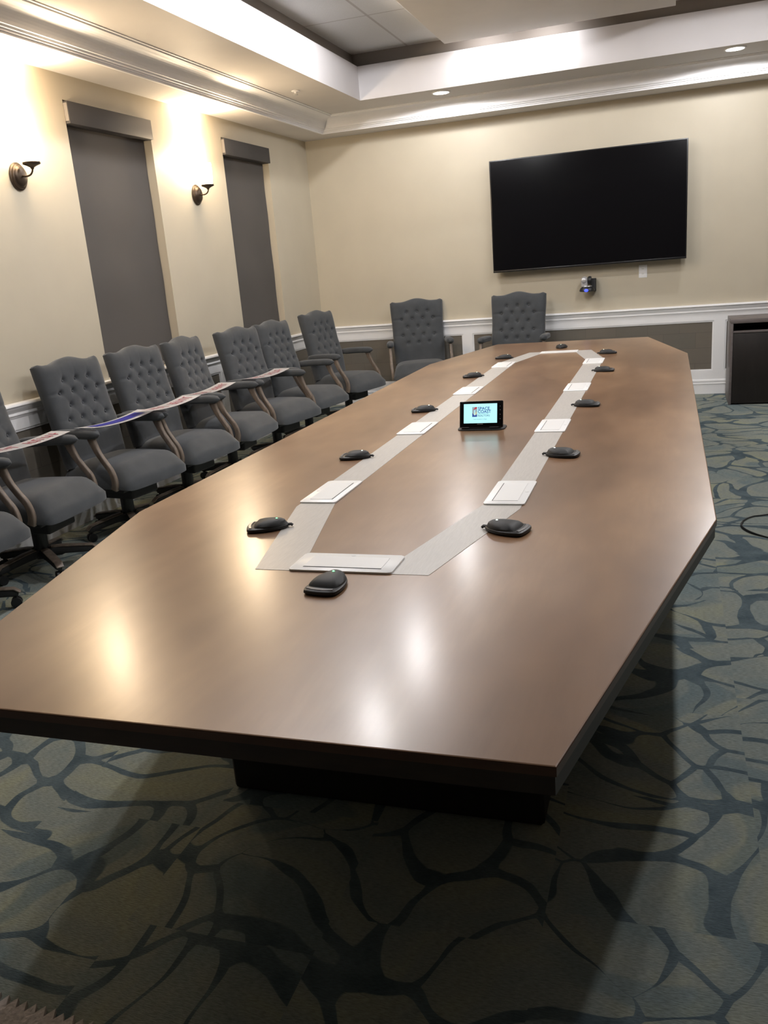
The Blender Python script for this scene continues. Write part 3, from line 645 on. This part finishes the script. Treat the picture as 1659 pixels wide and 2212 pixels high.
def make_chair():
    t = empty('executive_chair')
    # seat cushion: crowned top, waterfall front
    bm = bmesh.new(); nx, ny = 26, 30
    def sp_(u, v, top_):
        hw = .262+.018*smooth(0, 1, (1-v)); x = u*hw; y = -.315+.55*v     # v=0 front
        x = math.copysign(abs(u)**.92, u)*hw
        e = max(0, 1-abs(u)**6)**.5; fr = smooth(0, .2, v)**.55; bk = max(0, 1-v**14)**.5
        y += .030*(1-max(0, 1-abs(u)**4)**.5)*(1-v)
        if top_: z = .375+.122*e*(.18+.82*fr)*(.5+.5*bk)+.012*(1-u*u)*math.sin(PI*min(1, v*1.05))
        else: z = .352-.010*e
        return Vector((x, y, z))
    G = [[[bm.verts.new(sp_(2*i/nx-1, j/ny, tp)) for i in range(nx+1)] for j in range(ny+1)] for tp in (1, 0)]
    for sd in (0, 1):
        for j in range(ny):
            for i in range(nx):
                q = (G[sd][j][i], G[sd][j][i+1], G[sd][j+1][i+1], G[sd][j+1][i]); bm.faces.new(q if sd == 0 else q[::-1])
    for j in range(ny):
        bm.faces.new((G[0][j+1][0], G[1][j+1][0], G[1][j][0], G[0][j][0])); bm.faces.new((G[0][j][nx], G[1][j][nx], G[1][j+1][nx], G[0][j+1][nx]))
    for i in range(nx):
        bm.faces.new((G[0][0][i], G[1][0][i], G[1][0][i+1], G[0][0][i+1])); bm.faces.new((G[0][ny][i+1], G[1][ny][i+1], G[1][ny][i], G[0][ny][i]))
    finish('seat', bm, M_['fabric'], t, True, 60)
    bk = finish('backrest', back_surface(), M_['fabric'], t, True, 60); bk.location = (0, .205, .455)
    bmb = bmesh.new(); lathe(bmb, [(.0085, -.003), (.0085, .001), (.006, .004), (.001, .0052)], 12, Matrix.Rotation(PI/2, 4, 'X')); b0 = finish('button', bmb, M_['fabric'], bk, True)
    for k_, (bx, bh) in enumerate(BTN):
        b = b0 if k_ == 0 else b0.copy()
        if k_: COL.objects.link(b); b.parent = bk
        y = -.070-.012*smooth(0, .35, bh/HB)*(1-smooth(.35, .6, bh/HB))+.0215
        b.location = (bx, y*math.cos(LEAN)+bh*math.sin(LEAN), bh*math.cos(LEAN)-y*math.sin(LEAN)); b.rotation_euler = (-LEAN, 0, 0)
    bm = bmesh.new(); box(bm, -.22, .22, -.20, .20, .315, .36, bev=.008); finish('seat_pan', bm, M_['black2'], t)
    bm = bmesh.new(); box(bm, -.12, .12, -.17, .17, .245, .316, bev=.012); sweep(bm, [(.08, -.03, .30), (.20, -.03, .30), (.27, -.03, .305)], .012, .012, 8, 2, up=Vector((0, 0, 1))); finish('tilt_mechanism', bm, M_['black2'], t)
    bm = bmesh.new(); box(bm, -.05, .05, .12, .24, .30, .32); box(bm, -.05, .05, .225, .245, .30, .52); finish('back_bracket', bm, M_['black2'], t)
    bm = bmesh.new(); lathe(bm, [(.040, .105), (.040, .235), (.030, .238), (.030, .30)], 20); finish('gas_column', bm, M_['black'], t, True, 35)
    for sx in (-1, 1):
        # padded arm rest
        bm = bmesh.new(); k_ = 14; pts = []; tp = []
        for i in range(k_+1):
            q = i/k_; pts.append((sx*(.293-.012*q), -.155+.41*q, .692-.012*q+.006*math.sin(q*PI))); e = (max(.02, 1-abs(2*q-1)**7))**.5; tp.append((e*(1.06-.22*q), e))
        sweep(bm, pts, .070, .060, 16, 2.8, taper=tp); finish('arm_pad', bm, M_['fabric'], t, True, 70)
        # curved wooden arm post from pad down to the seat side, scrolled foot
        bm = bmesh.new(); pts = catmull([(sx*.293, -.085, .675), (sx*.293, -.100, .635), (sx*.293, -.125, .580), (sx*.293, -.162, .525), (sx*.292, -.198, .475), (sx*.290, -.212, .425), (sx*.287, -.210, .385), (sx*.285, -.200, .355)], 5)
        sweep(bm, pts, .030, .040, 12, 5, taper=[(1, 1.25-.4*smooth(0, .35, i/(len(pts)-1))+.25*smooth(.6, 1, i/(len(pts)-1))) for i in range(len(pts))]); finish('arm_post', bm, M_['post'], t, True, 50)
    bm = bmesh.new(); lathe(bm, [(.045, .075), (.048, .10), (.040, .125), (.030, .135)], 24); finish('base_hub', bm, M_['black'], t, True, 35)
    for k_ in range(5):
        a = 2*PI*k_/5+.3; R_ = Matrix.Rotation(a, 4, 'Z')
        lg_ = bpy.data.objects.new('x', None)
        bm = bmesh.new(); pts = [R_ @ Vector((r, 0, z)) for r, z in ((.03, .105), (.11, .100), (.20, .088), (.265, .078), (.288, .070))]
        sweep(bm, pts, .046, .046, 12, 4, up=R_ @ Vector((0, 1, 0)), taper=[1.15, 1, .9, .85, .5]); lg_ = finish('base_leg', bm, M_['black2'], t, True, 50)
        bm = bmesh.new(); pts = [R_ @ Vector((r, 0, z)) for r, z in ((.05, .128), (.11, .124), (.20, .111), (.27, .100), (.298, .078))]
        sweep(bm, pts, .050, .010, 10, 4, up=R_ @ Vector((0, 1, 0)), taper=[.9, 1, .95, .9, .8]); finish('leg_cap', bm, M_['post'], lg_, True, 50)
        bm = bmesh.new()
        for w_ in (-.014, .014):
            lathe(bm, [(.018, -.009), (.027, -.007), (.027, .007), (.018, .009)], 18, R_ @ Matrix.Translation((.272, w_, .027)) @ Matrix.Rotation(PI/2, 4, 'X'))
        box_c = R_ @ Vector((.272, 0, .045)); lathe(bm, [(.008, .03), (.008, .07)], 10, Matrix.Translation((box_c.x, box_c.y, 0))); finish('caster', bm, M_['black'], lg_, True, 40)
    return t
chairs = [(.385, -5.53, 93, 'charcoal tufted swivel chair cut by the left frame edge, a red-lettered sign across its arms'),
 (.47, -4.795, 82, 'charcoal tufted swivel chair holding the white sign with a blue block'),
 (.53, -4.145, 83, 'charcoal tufted swivel chair in front of the wide window, red-lettered sign overlapping its neighbour'),
 (.53, -3.450, 92, 'charcoal tufted swivel chair turned edge-on at the right side of the wide window'),
 (.60, -2.76, 78, 'charcoal tufted swivel chair under the middle sconce, last one carrying a sign'),
 (.60, -2.050, 81, 'charcoal tufted swivel chair without a sign, second from the room corner'),
 (.67, -1.150, 76, 'charcoal tufted swivel chair nearest the room corner on the left wall'),
 (.42, -6.22, 91, 'charcoal tufted swivel chair mostly outside the frame at far left'),
 (1.26, -.42, 18, 'charcoal tufted chair at the back wall, left of the television'),
 (2.28, -.52, -2, 'charcoal tufted chair at the back wall, under the left end of the television')]
ch0 = make_chair()
for i, (x, y, a, lab) in enumerate(chairs):
    q = ch0 if i == 0 else copy_tree(ch0)
    q.location = (x, y, 0); q.rotation_euler = (0, 0, math.radians(a)); tag(q, lab, 'chair', 'charcoal tufted swivel chairs')
    if i >= 8: q.scale = (1.09, 1.0, 1.025)
    if i == 6: q.scale = (1, 1, 1.015)

# ---------------------------------------------------------------- signs lying across chair arms
def sign(x, y, rz, kind, lab, z=.732, seed=0):
    t = empty('rider_sign', (x, y, z), rz=rz, label=lab, cat='sign', group='signs lying across the chair arms')
    L, Wd, n_ = .62, .152, 24
    def zz(v): return -.020*(1-(2*v-1)**2)+.004
    bm = bmesh.new(); vs = [[bm.verts.new((u*Wd/2, (v/n_-.5)*L, zz(v/n_))) for u in (-1, 1)] for v in range(n_+1)]
    for v in range(n_): bm.faces.new((vs[v][0], vs[v][1], vs[v+1][1], vs[v+1][0]))
    bmesh.ops.solidify(bm, geom=bm.faces[:], thickness=.003)
    b = finish('board', bm, M_['sign'], t)
    rnd = random.Random(seed)
    bm = bmesh.new()
    def strip(x0, x1, y0, y1):
        k_ = max(1, int((y1-y0)/.03)); pv = None
        for i in range(k_+1):
            yy_ = y0+(y1-y0)*i/k_; z_ = zz(yy_/L+.5)+.0022
            cv = (bm.verts.new((x0, yy_, z_)), bm.verts.new((x1, yy_, z_)))
            if pv: bm.faces.new((pv[0], pv[1], cv[1], cv[0]))
            pv = cv
    if kind == 'blue':
        strip(-.045, .040, -.24, .235); finish('blue_block', bm, M_['signblue'], t)
    else:
        yy_ = -.25
        while yy_ < .25:     # rows of unreadable letter strokes, two words
            if -.02 < yy_ < .03:
                if len(bm.faces): finish('red_lettering', bm, M_['signred'], t); bm = bmesh.new()
            else:
                h = rnd.uniform(.028, .040); strip(-h, h, yy_, yy_+.008)
                if rnd.random() < .8: a = rnd.choice((-h, -.004, h-.009)); strip(a, a+.009, yy_+.008, yy_+.026)
                if rnd.random() < .5: a = rnd.choice((-h, h-.009)); strip(a, a+.009, yy_+.008, yy_+.026)
            yy_ += .033
        finish('red_lettering', bm, M_['signred'], t)
sign(.35, -5.50, -.12, 'red', 'white sign with red lettering at the left frame edge', seed=1)
sign(.505, -4.800, -.05, 'blue', 'white sign printed with a dark blue block', seed=2)
sign(.585, -4.345, -.03, 'red', 'white sign with red lettering, next beyond the blue-block sign', z=.748, seed=3)
sign(.485, -3.600, .02, 'red', 'white sign with red lettering, fourth along the chairs, on the edge-on chair', seed=4)
sign(.575, -2.81, -.06, 'red', 'white sign with red lettering farthest from the camera', seed=5)
